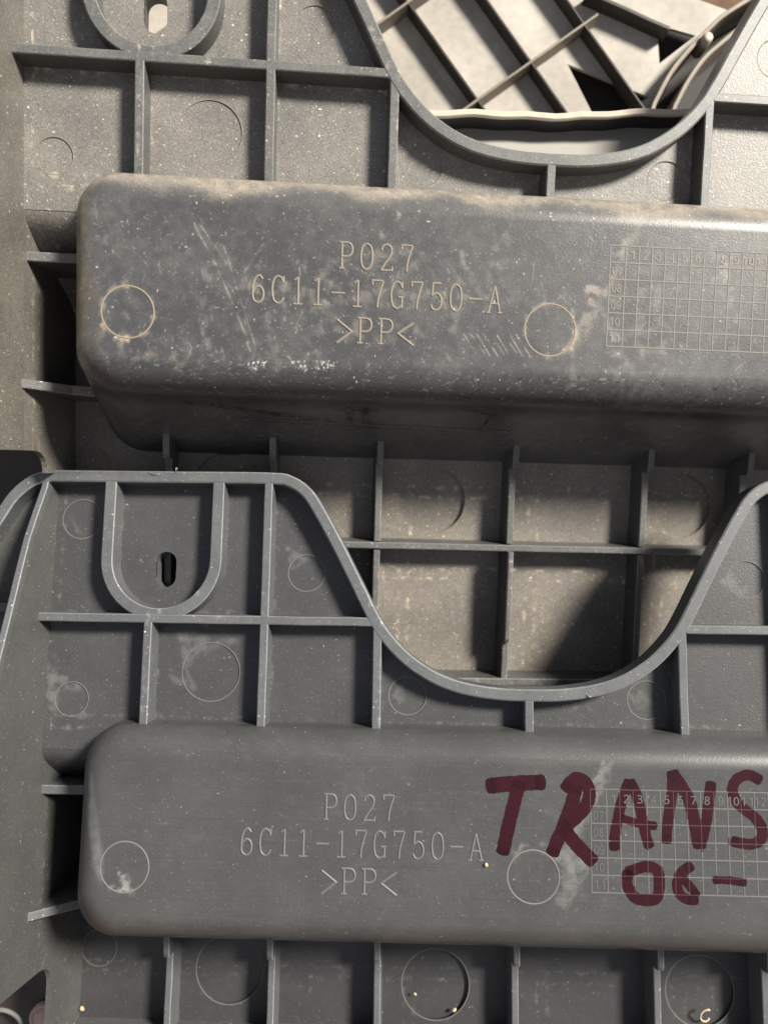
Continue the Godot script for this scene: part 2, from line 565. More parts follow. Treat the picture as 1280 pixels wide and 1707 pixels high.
		for q in [[Vector2(598, 690), Vector2(604, 740), 9.0], [Vector2(625, 688), Vector2(633, 745), 10.0], [Vector2(590, 700), Vector2(645, 694), 7.0], [Vector2(400, 742), Vector2(900, 760), 3.0], [Vector2(430, 755), Vector2(780, 772), 2.5], [Vector2(330, 690), Vector2(560, 745), 12.0], [Vector2(1120, 665), Vector2(1230, 670), 22.0], [Vector2(790, 672), Vector2(850, 700), 7.0], [Vector2(848, 690), Vector2(838, 760), 4.0]]:
			cv.streak(q[0], q[1], q[2], dark, 0.85, 0.4)
		cv.specks(15000, Color8(206, 202, 192), 0.6, 1.4, 0.5)
		cv.specks(2600, Color8(228, 223, 212), 0.6, 1.8, 0.8)
	else:
		cv.base(Color8(74, 75, 76), Color8(132, 130, 126), 0.16, 0.2, 0.1, 0.24, rows, cols)
		var film := Color8(150, 149, 145)
		cv.patch([Vector2(1047, 318), Vector2(1034, 355), Vector2(1000, 420), Vector2(978, 462), Vector2(1002, 486), Vector2(1000, 500), Vector2(978, 540), Vector2(960, 560), Vector2(944, 552), Vector2(954, 529), Vector2(950, 492), Vector2(935, 472), Vector2(901, 463), Vector2(876, 492), Vector2(881, 462), Vector2(941, 460), Vector2(1005, 365), Vector2(1028, 330)], film, 0.5, 0.5)
		cv.patch([Vector2(150, 372), Vector2(160, 380), Vector2(176, 440), Vector2(189, 499), Vector2(190, 546), Vector2(170, 505), Vector2(156, 440)], Color8(126, 127, 127), 0.6, 0.2, 1.0)
		cv.patch([Vector2(219, 521), Vector2(232, 526), Vector2(243, 552), Vector2(219, 556)], Color8(190, 186, 178), 0.7, 0.5)
		cv.patch([Vector2(202, 540), Vector2(212, 548), Vector2(208, 556)], Color8(180, 176, 168), 0.7, 0.4)
		for j in 90:
			var a := Vector2(160.0 + cv.rnd() * 1250.0, 320.0 + cv.rnd() * 280.0)
			var l := 5.0 + 26.0 * cv.rnd() * cv.rnd()
			cv.streak(a, a + Vector2(l * (cv.rnd() - 0.3), l * (cv.rnd() - 0.5)), 0.8 + 0.8 * cv.rnd(), film, 0.12 + 0.2 * cv.rnd(), 0.4)
		for j in 70:
			var a := Vector2(150.0 + cv.rnd() * 1250.0, 320.0 + cv.rnd() * 270.0)
			cv.streak(a, a + Vector2((cv.rnd() - 0.5) * 160.0, (cv.rnd() - 0.5) * 90.0), 6.0 + 22.0 * cv.rnd(), Color8(104, 104, 103) if cv.rnd() < 0.6 else Color8(66, 67, 68), 0.3 * cv.rnd(), 0.6)
		for j in 260:
			var a := Vector2(150.0 + cv.rnd() * 1300.0, 300.0 + cv.rnd() * 330.0)
			cv.streak(a, a + Vector2(30.0 + 160.0 * cv.rnd(), (cv.rnd() - 0.5) * 6.0), 0.9 + cv.rnd(), Color8(64, 66, 67) if cv.rnd() < 0.5 else Color8(110, 111, 111), 0.22, 0.3)
		cv.specks(9000, Color8(176, 172, 164), 0.6, 1.2, 0.45)
		cv.specks(1500, Color8(212, 206, 194), 0.6, 1.5, 0.75)
	return cv.texture()

# ---------------------------------------------------------------- the moulded panel
func mirrored(pts: Array) -> Array:
	var out := pts.duplicate()
	for i in range(pts.size() - 2, -1, -1):
		out.append(Vector2(1822.0 - pts[i].x, pts[i].y))
	return out

func rim_path() -> Array:
	var half := [Vector2(33, -158), Vector2(250, -158), Vector2(440, -158), Vector2(480, -152), Vector2(509, -133), Vector2(531, -102), Vector2(566, -41), Vector2(600, 24), Vector2(632, 86), Vector2(655, 122), Vector2(692, 161), Vector2(738, 192), Vector2(788, 211), Vector2(850, 221), Vector2(911, 223)]
	var c := curve(mirrored(half))
	var out := []
	for p in c:
		if p.x <= XE:
			out.append(p)
	return out

func with_planar_uv(src: Mesh) -> ArrayMesh:
	var out := ArrayMesh.new()
	for s in src.get_surface_count():
		var a := src.surface_get_arrays(s)
		var v: PackedVector3Array = a[Mesh.ARRAY_VERTEX]
		var uv := PackedVector2Array()
		for p in v:
			# side faces of a hole take their texture a little further out
			uv.append(Vector2((p.x + 200.0 + p.y * 0.3) / SPAN, (p.z + 200.0 + p.y * 0.3) / SPAN))
		a[Mesh.ARRAY_TEX_UV] = uv
		a[Mesh.ARRAY_TANGENT] = null
		out.add_surface_from_arrays(Mesh.PRIMITIVE_TRIANGLES, a)
	return out

# A floor sheet with round pin recesses, and through holes, cut out of it.
func cut_floor(poly: Array, z: float, thick: float, discs: Array, slots: Array) -> ArrayMesh:
	var c := CSGCombiner3D.new()
	add_child(c)
	var sheet := CSGPolygon3D.new()
	sheet.polygon = PackedVector2Array(poly)
	sheet.mode = CSGPolygon3D.MODE_DEPTH
	sheet.depth = thick
	sheet.transform = Transform3D(Basis(Vector3(1, 0, 0), Vector3(0, 0, 1), Vector3(0, -1, 0)), Vector3(0, z - thick, 0))
	c.add_child(sheet)
	for q in discs:
		var k := CSGCylinder3D.new()
		k.radius = q[2]
		k.sides = 48
		k.height = q[3] * 2.0
		k.position = P(q[0], q[1], z)
		k.operation = CSGShape3D.OPERATION_SUBTRACTION
		c.add_child(k)
	for q in slots:
		var k := CSGPolygon3D.new()
		k.polygon = PackedVector2Array(q)
		k.mode = CSGPolygon3D.MODE_DEPTH
		k.depth = thick + 20.0
		k.operation = CSGShape3D.OPERATION_SUBTRACTION
		k.transform = Transform3D(Basis(Vector3(1, 0, 0), Vector3(0, 0, 1), Vector3(0, -1, 0)), Vector3(0, z - thick - 10.0, 0))
		c.add_child(k)
	await get_tree().process_frame
	await get_tree().process_frame
	var m := with_planar_uv(c.bake_static_mesh())
	remove_child(c)
	c.queue_free()
	return m

func stadium(x: float, y: float, hw: float, hh: float) -> Array:
	var out := []
	for i in 13:
		var a := PI + PI * i / 12.0
		out.append(Vector2(x + cos(a) * hw, y - (hh - hw) + sin(a) * hw))
	for i in 13:
		var a := PI * i / 12.0
		out.append(Vector2(x + cos(a) * hw, y + (hh - hw) + sin(a) * hw))
	return out

func raised_box() -> ArrayMesh:
	# rings from the face's edge down the rounded shoulder and the drafted walls: [x0, y0, y1, z, corner radius]
	var levels := []
	for i in 9:
		var t := PI / 2.0 * (1.0 - i / 8.0)
		var q := 1.0 - sin(PI / 2.0 - t)
		levels.append([134.0 + 48.0 * q, 284.0 + 54.0 * q, 639.0 - 62.0 * q, 32.0 + (BZ - 32.0) * sin(t), 72.0 - 30.0 * q])
	levels.append([129.0, 281.5, 654.0, -10.0, 73.0])
	levels.append([123.0, 279.0, 690.0, -95.0, 76.0])
	levels.append([115.0, 276.0, 734.0, -206.0, 80.0])
	var rings := []
	var norms := []
	for L in levels:
		var ring := []
		norms = []
		var r: float = L[4]
		# from the right end along the lower side, round the left, back along the upper side
		var n := 24
		for i in n:
			ring.append(Vector2(lerpf(XL, L[0] + r, float(i) / n), L[2]))
			norms.append(Vector2(0, 1))
		for i in 13:
			var a := PI / 2.0 + PI / 2.0 * i / 12.0
			ring.append(Vector2(L[0] + r + cos(a) * r, L[2] - r + sin(a) * r))
			norms.append(Vector2(cos(a), sin(a)))
		for i in range(1, 6):
			ring.append(Vector2(L[0], lerpf(L[2] - r, L[1] + r, i / 6.0)))
			norms.append(Vector2(-1, 0))
		for i in 13:
			var a := PI + PI / 2.0 * i / 12.0
			ring.append(Vector2(L[0] + r + cos(a) * r, L[1] + r + sin(a) * r))
			norms.append(Vector2(cos(a), sin(a)))
		for i in range(1, n + 1):
			ring.append(Vector2(lerpf(L[0] + r, XL, float(i) / n), L[1]))
			norms.append(Vector2(0, -1))
		rings.append(ring)
	var slopes := []
	for i in levels.size():
		if i <= 8:
			var t := PI / 2.0 * (1.0 - i / 8.0)
			slopes.append(Vector2(cos(t), sin(t)))
		else:
			slopes.append(Vector2(0.94, 0.34))
	var uvs := []
	var m: int = rings[0].size()
	var first := []
	for k in m:
		first.append(rings[0][k])
	uvs.append(first)
	for i in range(1, rings.size()):
		var row := []
		for k in m:
			var dz: float = levels[i - 1][3] - levels[i][3]
			var dh: float = (rings[i][k] - rings[i - 1][k]).length()
			row.append(uvs[i - 1][k] + norms[k] * sqrt(dz * dz + dh * dh))
		uvs.append(row)
	var st := SurfaceTool.new()
	st.begin(Mesh.PRIMITIVE_TRIANGLES)
	var face := func(ids: Array, hint: Vector3) -> void:
		var v := []
		for c in ids:
			v.append(P(rings[c[0]][c[1]].x, rings[c[0]][c[1]].y, levels[c[0]][3]))
		var order := [0, 1, 2] if (v[2] - v[0]).cross(v[1] - v[0]).dot(hint) >= 0.0 else [0, 2, 1]
		for o in order:
			var i: int = ids[o][0]
			var k: int = ids[o][1]
			var uv: Vector2 = uvs[i][k]
			var nn: Vector2 = norms[k]
			st.set_uv(Vector2((uv.x - BOX_X) / 1960.0, (uv.y - BOX_Y) / 1225.0))
			st.set_normal(Vector3(nn.x * slopes[i].x, slopes[i].y, nn.y * slopes[i].x))
			st.add_vertex(v[o])
	for i in rings.size() - 1:
		for k in m - 1:
			var h := Vector3(norms[k].x, 0.4, norms[k].y)
			face.call([[i, k], [i + 1, k + 1], [i + 1, k]], h)
			face.call([[i, k], [i, k + 1], [i + 1, k + 1]], h)
	# the flat face, in strips between the lower and the upper side
	for k in m / 2:
		var a := k
		var b := k + 1
		var c := m - 2 - k
		var d := m - 1 - k
		if b < c:
			face.call([[0, a], [0, c], [0, d]], Vector3.UP)
			face.call([[0, a], [0, b], [0, c]], Vector3.UP)
		elif b == c:
			face.call([[0, a], [0, b], [0, d]], Vector3.UP)
	return st.commit()

# The moulded characters as strokes in a unit box, y down; a trailing true rounds the stroke.
func glyph(c: String) -> Array:
	match c:
		"P": return [[[0.2, 0.0], [0.2, 1.0]], [[0.04, 1.0], [0.4, 1.0]], [[0.04, 0.0], [0.2, 0.0], [0.58, 0.0], [0.82, 0.08], [0.9, 0.26], [0.82, 0.44], [0.58, 0.53], [0.2, 0.53], true]]
		"0": return [[[0.5, 0.0], [0.76, 0.1], [0.87, 0.34], [0.88, 0.5], [0.87, 0.66], [0.76, 0.9], [0.5, 1.0], [0.24, 0.9], [0.13, 0.66], [0.12, 0.5], [0.13, 0.34], [0.24, 0.1], [0.5, 0.0], true]]
		"2": return [[[0.15, 0.24], [0.22, 0.08], [0.48, 0.0], [0.74, 0.08], [0.82, 0.26], [0.7, 0.48], [0.4, 0.74], [0.14, 0.99], true], [[0.14, 1.0], [0.86, 1.0], [0.88, 0.84]]]
		"7": return [[[0.14, 0.16], [0.14, 0.0], [0.88, 0.0]], [[0.88, 0.0], [0.68, 0.35], [0.54, 0.7], [0.5, 1.0], true]]
		"6": return [[[0.8, 0.14], [0.62, 0.01], [0.38, 0.06], [0.19, 0.32], [0.14, 0.62], [0.22, 0.9], [0.5, 1.0], [0.77, 0.91], [0.87, 0.68], [0.76, 0.47], [0.5, 0.4], [0.26, 0.5], [0.15, 0.68], true]]
		"C": return [[[0.84, 0.0], [0.84, 0.24]], [[0.84, 0.22], [0.7, 0.05], [0.48, 0.0], [0.24, 0.1], [0.12, 0.36], [0.12, 0.64], [0.24, 0.9], [0.5, 1.0], [0.74, 0.93], [0.88, 0.76], true]]
		"G": return [[[0.82, 0.0], [0.82, 0.24]], [[0.82, 0.22], [0.68, 0.05], [0.46, 0.0], [0.22, 0.1], [0.1, 0.36], [0.1, 0.64], [0.22, 0.9], [0.48, 1.0], [0.7, 0.95], [0.82, 0.86], true], [[0.82, 0.98], [0.82, 0.58]], [[0.58, 0.58], [0.98, 0.58]]]
		"1": return [[[0.5, 0.0], [0.5, 1.0]], [[0.26, 0.12], [0.5, 0.01]], [[0.2, 1.0], [0.8, 1.0]]]
		"5": return [[[0.82, 0.0], [0.26, 0.0], [0.2, 0.46]], [[0.2, 0.46], [0.46, 0.36], [0.72, 0.43], [0.86, 0.66], [0.75, 0.91], [0.48, 1.0], [0.24, 0.94], [0.14, 0.8], true]]
		"A": return [[[0.5, 0.0], [0.1, 1.0]], [[0.5, 0.0], [0.9, 1.0]], [[0.25, 0.66], [0.75, 0.66]], [[-0.04, 1.0], [0.26, 1.0]], [[0.74, 1.0], [1.06, 1.0]]]
		"-": return [[[0.06, 0.52], [0.98, 0.52]]]
	return []

func write_line(text: String, x0: float, pitch: float, wide: float, top: float, base: float, m: Material, parent: Node3D) -> void:
	for i in text.length():
		var st := SurfaceTool.new()
		st.begin(Mesh.PRIMITIVE_TRIANGLES)
		var lift := 0.0
		for g in glyph(text[i]):
			var pts := []
			var round_it := false
			for q in g:
				if q is bool:
					round_it = true
				else:
					pts.append(Vector2(x0 + pitch * i + q[0] * wide, lerpf(top, base, q[1])))
			lift += 0.03
			st.append_from(sweep(curve(pts, 3.0) if round_it else pts, 0.9, 2.2, BZ - 0.3, BZ + 1.25 + lift, 0.4), 0, Transform3D.IDENTITY)
		put(st.commit(), "letter", m, parent)

func strokes() -> Array:
	return [
	["T", 23.5, [Vector2(836, 369), Vector2(857, 366), Vector2(882, 364), Vector2(907, 362), Vector2(926, 361)]],
	["T", 20.4, [Vector2(886, 364), Vector2(879, 392), Vector2(869, 431), Vector2(859, 475)]],
	["R", 20.4, [Vector2(982, 368), Vector2(974, 395), Vector2(961, 429), Vector2(948, 458), Vector2(941, 475)]],
	["R", 19.4, [Vector2(964, 371), Vector2(980, 354), Vector2(998, 360), Vector2(1004, 377), Vector2(998, 397), Vector2(981, 417), Vector2(960, 433)]],
	["R", 20.4, [Vector2(961, 436), Vector2(981, 460), Vector2(1008, 486)]],
	["A", 15.8, [Vector2(1070, 357), Vector2(1059, 384), Vector2(1050, 418), Vector2(1044, 446), Vector2(1044, 465)]],
	["A", 15.8, [Vector2(1072, 357), Vector2(1083, 381), Vector2(1091, 417), Vector2(1096, 443), Vector2(1101, 460)]],
	["A", 12.6, [Vector2(1050, 414), Vector2(1073, 421), Vector2(1096, 426), Vector2(1112, 427)]],
	["N", 15.9, [Vector2(1142, 341), Vector2(1142, 367), Vector2(1137, 396), Vector2(1132, 425), Vector2(1129, 452)]],
	["N", 18.4, [Vector2(1143, 342), Vector2(1158, 364), Vector2(1170, 388), Vector2(1177, 422), Vector2(1183, 458)]],
	["N", 16.4, [Vector2(1206, 357), Vector2(1201, 390), Vector2(1194, 426), Vector2(1185, 458)]],
	["S", 15.8, [Vector2(1287, 350), Vector2(1269, 342), Vector2(1250, 349), Vector2(1241, 365), Vector2(1246, 384), Vector2(1260, 398), Vector2(1276, 410), Vector2(1287, 427), Vector2(1285, 445), Vector2(1267, 453), Vector2(1239, 449)]],
	["0", 16.4, [Vector2(1065, 502), Vector2(1095, 492), Vector2(1113, 498), Vector2(1116, 518), Vector2(1111, 541), Vector2(1090, 545), Vector2(1073, 539), Vector2(1063, 520), Vector2(1065, 502)]],
	["6", 14.8, [Vector2(1169, 489), Vector2(1151, 502), Vector2(1145, 518), Vector2(1149, 534), Vector2(1161, 542), Vector2(1176, 542)]],
	["6", 13.0, [Vector2(1156, 510), Vector2(1167, 523), Vector2(1176, 535)]],
	["-", 11.2, [Vector2(1206, 511), Vector2(1231, 511), Vector2(1256, 514)]]]

func ink_stroke(st: SurfaceTool, pts: Array, w: float, z: float) -> void:
	var path := curve(pts, 4.0)
	var n := path.size()
	var left := []
	var right := []
	for i in n:
		var t: Vector2 = (path[min(i + 1, n - 1)] - path[max(i - 1, 0)]).normalized()
		var nn := Vector2(-t.y, t.x)
		var hw := w * 0.5 * (1.0 + rng.randf_range(-0.05, 0.05))
		left.append(path[i] + nn * hw)
		right.append(path[i] - nn * hw)
	var up := Vector3(0, 1, 0)
	for i in n - 1:
		var wet := 0.8 + 0.2 * rng.randf() - (0.25 if i < 3 or i > n - 5 else 0.0)
		st.set_color(Color(wet, wet, wet))
		quad(st, P(left[i].x, left[i].y, z), P(right[i].x, right[i].y, z), P(right[i + 1].x, right[i + 1].y, z), P(left[i + 1].x, left[i + 1].y, z), up)
	for e in [0, n - 1]:
		var t: Vector2 = (path[e] - path[1 if e == 0 else n - 2]).normalized()
		var nn := Vector2(-t.y, t.x)
		var last: Vector2 = path[e] + nn * w * 0.5
		for k in range(1, 9):
			var a := PI * k / 8.0
			var q: Vector2 = path[e] + (nn * cos(a) + t * sin(a) * 0.45) * w * 0.5
			tri(st, P(path[e].x, path[e].y, z), P(last.x, last.y, z), P(q.x, q.y, z), up)
			last = q

func inked(p: Vector2, inks: Array) -> bool:
	for s in inks:
		for i in s[2].size() - 1:
			if Geometry2D.get_closest_point_to_segment(p, s[2][i], s[2][i + 1]).distance_to(p) < s[1] * 0.55:
				return true
	return false

# A fine raised line in pieces of 4 units, each coloured by the marker where that runs over it.
func grid_line(a: Vector2, b: Vector2, w: float, h: float, plain: Color, ink: Color, inks: Array) -> ArrayMesh:
	var st := begin()
	var n: int = max(1, int(a.distance_to(b) / 4.0))
	var t := (b - a).normalized()
	var nn := Vector2(-t.y, t.x) * w
	var prof := [[-1.0, 0.0], [-0.4, h], [0.4, h], [1.0, 0.0]]
	for i in n:
		var p := a.lerp(b, float(i) / n)
		var q := a.lerp(b, float(i + 1) / n)
		var c := ink if inks.size() and inked((p + q) / 2.0, inks) else plain
		st.set_color(c)
		for k in 3:
			var o0: Vector2 = nn * prof[k][0]
			var o1: Vector2 = nn * prof[k + 1][0]
			var z0: float = BZ + prof[k][1]
			var z1: float = BZ + prof[k + 1][1]
			quad(st, P(p.x + o0.x, p.y + o0.y, z0), P(p.x + o1.x, p.y + o1.y, z1), P(q.x + o1.x, q.y + o1.y, z1), P(q.x + o0.x, q.y + o0.y, z0), Vector3(0, 1, 0) + Vector3(nn.x, 0, nn.y) * (k - 1) * 0.4)
	return done(st)

func build_panel(at: Transform3D, label: String, dusty: bool) -> Node3D:
	var root := thing("moulded_panel", label, "plastic panel", "dark grey moulded plastic panels stacked on each other")
	root.transform = at
	var tex := floor_texture(dusty)
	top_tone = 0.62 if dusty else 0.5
	side_shade = 0.4 if dusty else 0.44
	var floor_m := plastic(tex, Color.WHITE if dusty else Color(0.8, 0.81, 0.83), 0.44, 0.5, false)
	var rib_m := plastic(tex, Color(1.0, 1.03, 1.06) if dusty else Color(1.38, 1.42, 1.46), 0.45)
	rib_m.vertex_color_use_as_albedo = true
	var wall_m := plastic(tex, Color(0.82, 0.82, 0.8) if dusty else Color(0.84, 0.86, 0.85), 0.5)
	var low_m := plastic(tex, Color(1.0, 0.98, 0.96) if dusty else Color(0.7, 0.7, 0.72), 0.5, 0.5, false)
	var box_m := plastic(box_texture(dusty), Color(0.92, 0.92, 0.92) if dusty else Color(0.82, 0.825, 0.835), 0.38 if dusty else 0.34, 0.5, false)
	grained(floor_m, 0.05)
	grained(box_m, 0.035 if dusty else 0.025)
	grained(wall_m, 0.06)
	var letter_m := flat(Color8(124, 117, 107) if dusty else Color8(93, 94, 94), 0.55)

	# --- floors
	var rp := rim_path()
	var poly := rp.duplicate()
	poly.append_array([Vector2(XE, 290), Vector2(170, 290), Vector2(170, 338), Vector2(33, 338)])
	var deep := 1.6
	var discs := [[85.0, 249.0, 30.0, deep], [339.0, 196.0, 52.0, deep], [509.0, 13.0, 33.0, deep], [698.0, 232.0, 33.0, deep], [1127.0, 232.0, 33.0, deep], [1313.0, 13.0, 33.0, deep], [84.0, -82.0, 36.0, deep]]
	put(await cut_floor(poly, 0.0, 8.0, discs, [stadium(247.0, 10.0, 19.0, 33.0)]), "shelf_floor", floor_m, root)
	var low_discs := [[762.0, 813.0, 66.0, 9.0], [1279.0, 812.0, 66.0, 7.0], [352.0, 795.0, 66.0, 6.0], [88.0, 762.0, 34.0, 2.0]]
	put(await cut_floor([Vector2(52, 430), Vector2(XL, 430), Vector2(XL, 1182), Vector2(52, 1182)], LZ, 16.0, low_discs, []), "lower_floor", low_m, root)
	var ramp := [Vector2(326, -0.5), Vector2(331, -0.5)]
	for i in 13:
		var t := i / 12.0
		ramp.append(Vector2(336.0 + 150.0 * t, LZ * (1.0 - cos(PI * t)) * 0.5 - 0.4))
	for i in range(ramp.size() - 1, -1, -1):
		ramp.append(ramp[i] + Vector2(-4, -9))
	put(with_planar_uv(channel(ramp, func(a, b, s): return P(34.0 - 0.1 * b + s * 125.0, a, b), true)), "channel_floor", floor_m, root)

	var ring_m := flat(Color8(112, 105, 95) if dusty else Color8(92, 92, 91), 0.7)
	for q in discs:
		put(ring_mark(q[0], q[1], -0.1, q[2] + 0.8, 1.0, 0.5), "ejector_mark", ring_m, root)
	for q in low_discs:
		put(ring_mark(q[0], q[1], LZ - 0.1, q[2] + 0.8, 1.1, 0.6), "ejector_mark", ring_m, root)

	# --- the high left wall with its rail, and the window cut into it
	var low := -165.0 if dusty else -88.0
	var wall := [Vector2(-150, 36), Vector2(-136, 40), Vector2(-38, 83), Vector2(92, 120), Vector2(174, 144), Vector2(400, 185), Vector2(737, 190), Vector2(737, -40)]
	for i in range(1, 7):
		var a := PI / 2.0 * i / 6.0
		wall.append(Vector2(737.0 + 40.0 * (1.0 - cos(a)), -40.0 - 45.0 * sin(a)))
	if dusty:
		wall.append(Vector2(777, low))
	wall.append_array([Vector2(1182, low), Vector2(1182, -206), Vector2(455, -206), Vector2(300, -14), Vector2(-150, -14)])
	put(plate(wall, func(a, b, s): return P(36.0 - 0.1 * b - s * 9.0, a, b)), "side_wall", wall_m, root)
	var rail := []
	var rail_z := []
	for q in [[-146, 40], [-136, 42], [-87, 64], [-38, 85], [27, 104], [92, 122], [174, 146], [280, 168], [400, 187], [570, 190], [737, 192]]:
		rail.append(Vector2(36.0 - 0.1 * q[1] - 4.5, q[0]))
		rail_z.append(float(q[1]))
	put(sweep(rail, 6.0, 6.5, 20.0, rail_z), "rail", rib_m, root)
	put(plate([Vector2(34, -152), Vector2(9, -150), Vector2(-28, -122), Vector2(-53, -82), Vector2(-92, -10), Vector2(-132, 70), Vector2(-150, 110), Vector2(-150, 210), Vector2(30, 210)], func(a, b, s): return P(a, b, -8.0 + 8.0 * s)), "outer_flange", wall_m, root)
	put(sweep(rib_line(-128, 84, 22, 84), 7.0, 9.0, 0.0, 36.0), "rib", rib_m, root)

	# --- rim and ribs of the shelf
	var outer := [Vector2(-132, 70), Vector2(-92, -10), Vector2(-53, -82), Vector2(-28, -122), Vector2(6, -150)]
	var rim := curve(outer + [Vector2(40, -158)])
	rim.pop_back()
	rim.append_array(rp)
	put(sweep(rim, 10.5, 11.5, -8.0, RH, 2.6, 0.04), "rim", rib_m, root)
	var up := [[31.0, 100.0, 634.0, 100.0], [231.0, 106.0, 231.0, 305.0], [440.0, -150.0, 440.0, 305.0], [643.0, 102.0, 643.0, 305.0], [911.0, 228.0, 911.0, 305.0],
		[1180.0, 104.0, 1180.0, 305.0], [1382.0, -150.0, 1382.0, 305.0], [1188.0, 104.0, XE, 104.0]]
	for q in up:
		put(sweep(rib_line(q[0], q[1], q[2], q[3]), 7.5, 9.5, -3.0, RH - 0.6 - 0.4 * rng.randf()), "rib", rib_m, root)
	var arch := []
	for i in 5:
		arch.append(Vector2(149, -152 + 29.0 * i))
	for i in 25:
		var a := PI - PI * i / 24.0
		arch.append(Vector2(248.5 + cos(a) * 99.5, -7 + sin(a) * 99.5))
	for i in range(4, -1, -1):
		arch.append(Vector2(348, -152 + 29.0 * i))
	put(sweep(arch, 10.5, 12.0, -3.0, RH - 1.6), "slot_boss", rib_m, root)
	var sleeve := stadium(247, 10, 22, 36)
	sleeve.append(sleeve[0])
	put(sweep(sleeve, 3.0, 3.0, -34.0, -0.4, 0.5), "slot_sleeve", rib_m, root)

	# --- ribs of the lower floor
	for x in [246.0, 444.0, 648.0, 911.0, 1180.0, 1383.0, 1560.0]:
		var b := 700.0
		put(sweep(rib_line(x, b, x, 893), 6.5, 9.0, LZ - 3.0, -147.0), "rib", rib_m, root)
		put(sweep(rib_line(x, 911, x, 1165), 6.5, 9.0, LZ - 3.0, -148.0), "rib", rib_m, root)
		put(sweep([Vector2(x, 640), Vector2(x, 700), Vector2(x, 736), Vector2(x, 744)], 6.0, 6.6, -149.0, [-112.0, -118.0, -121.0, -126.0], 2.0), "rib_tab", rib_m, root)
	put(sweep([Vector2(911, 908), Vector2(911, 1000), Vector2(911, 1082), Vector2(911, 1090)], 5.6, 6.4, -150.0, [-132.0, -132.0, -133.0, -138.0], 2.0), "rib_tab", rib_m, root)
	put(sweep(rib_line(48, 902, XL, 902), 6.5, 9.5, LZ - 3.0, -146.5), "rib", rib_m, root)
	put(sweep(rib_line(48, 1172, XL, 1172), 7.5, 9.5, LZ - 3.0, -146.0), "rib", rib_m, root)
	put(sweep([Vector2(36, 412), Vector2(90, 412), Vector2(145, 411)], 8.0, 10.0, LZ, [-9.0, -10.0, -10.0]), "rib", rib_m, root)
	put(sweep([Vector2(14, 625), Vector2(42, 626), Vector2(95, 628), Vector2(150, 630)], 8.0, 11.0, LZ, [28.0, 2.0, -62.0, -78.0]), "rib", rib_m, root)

	# --- raised box with its lettering
	var box := put(raised_box(), "raised_box", box_m, root)
	write_line("P027", 558.0, 32.6, 24.0, 388.0, 429.0, letter_m, box)
	write_line("6C11-17G750-A", 418.0, 32.0, 24.0, 446.0, 489.0, letter_m, box)
	write_line("PP", 590.0, 34.0, 26.0, 507.0, 547.0, letter_m, box)
	put(sweep([Vector2(558, 511), Vector2(582, 529), Vector2(558, 548)], 0.9, 2.2, BZ - 0.2, BZ + 1.3, 0.4), "letter", letter_m, box)
	put(sweep([Vector2(683, 511), Vector2(657, 529), Vector2(683, 548)], 0.9, 2.2, BZ - 0.2, BZ + 1.3, 0.4), "letter", letter_m, box)
	for q in [[226.0, 513.0, 41.0], [909.0, 513.0, 42.5]]:
		put(ring_mark(q[0], q[1], BZ - 0.1, q[2], 1.4, 1.0), "ejector_mark", flat(Color8(130, 120, 105) if dusty else Color8(100, 100, 98), 0.7), box)
	var inks := [] if dusty else strokes()
	var line_m := flat(Color.WHITE, 0.55)
	line_m.vertex_color_use_as_albedo = true
	var plain := Color(0.16, 0.15, 0.135) if dusty else Color(0.092, 0.093, 0.092)
	var ink := Color(0.05, 0.016, 0.02)
	var number_m := flat(Color8(118, 112, 102) if dusty else Color8(84, 84, 84), 0.55)
	var y0 := 370.7
	var y1 := 535.6
	var xs := [1005.0]
	for i in 17:
		xs.append(1031.5 + 22.25 * i)
	for x in xs:
		put(grid_line(Vector2(x, y0), Vector2(x, y1), 1.3, 0.55, plain, ink, inks), "grid_line", line_m, box)
	for i in 7:
		var y := lerpf(y0, y1, i / 6.0)
		put(grid_line(Vector2(1005, y), Vector2(xs[-1], y), 1.3, 0.6, plain, ink, inks), "grid_line", line_m, box)
	for i in 17:
		var s := str(i + 1)
		if i > 11:
			continue
		var wd := 5.5 if s.length() == 1 else 13.0
		if s == "1":
			wd = 4.0
		var cx := 1031.5 + 22.25 * (i + 0.5)
		put(lettering(s, cx - wd * 0.8, cx + wd * 0.8 if s.length() == 1 else cx + wd * 0.62, y0 + 21.0, BZ - 0.1, 13.5, 0.7, false), "grid_number", number_m, box)
	for i in 5:
		put(lettering("%02d" % (7 + i), 1009.5, 1026, y0 + 27.5 * (i + 1) + 21.0, BZ - 0.1, 13.5, 0.7, false), "grid_number", number_m, box)
	if not dusty:
		for q in [[218.0, 22.0, 4.0], [268.0, 3.0, -9.0], [1010.0, 10.0, 4.0]]:
			var fl := []
			for i in 7:
				var t := i / 6.0
				var ry := -166.0 if q[0] < 500.0 else 219.0
				fl.append(P(q[0] + q[1] * t, ry + q[2] * sin(PI * t * 0.8), RH - 1.0 + 3.0 * sin(PI * t)))
			put(tube(fl, 1.1, 6), "moulding_flash", rib_m, root)
		var ink_m := flat(Color8(45, 13, 23), 0.55, 0.25)
		ink_m.vertex_color_use_as_albedo = true
		var seen := []
		for s in inks:
			if not seen.has(s[0]):
				seen.append(s[0])
		var lift := 0.0
		for c in seen:
			var st := begin()
			for s in inks:
				if s[0] == c:
					lift += 0.05
					ink_stroke(st, s[2], s[1] * 1.1, BZ + 0.15 + lift * 0.5)
			var o := put(done(st), "marker_letter", ink_m, box)
			o.set_meta("label", "purple-brown marker character %s" % c)
	return root

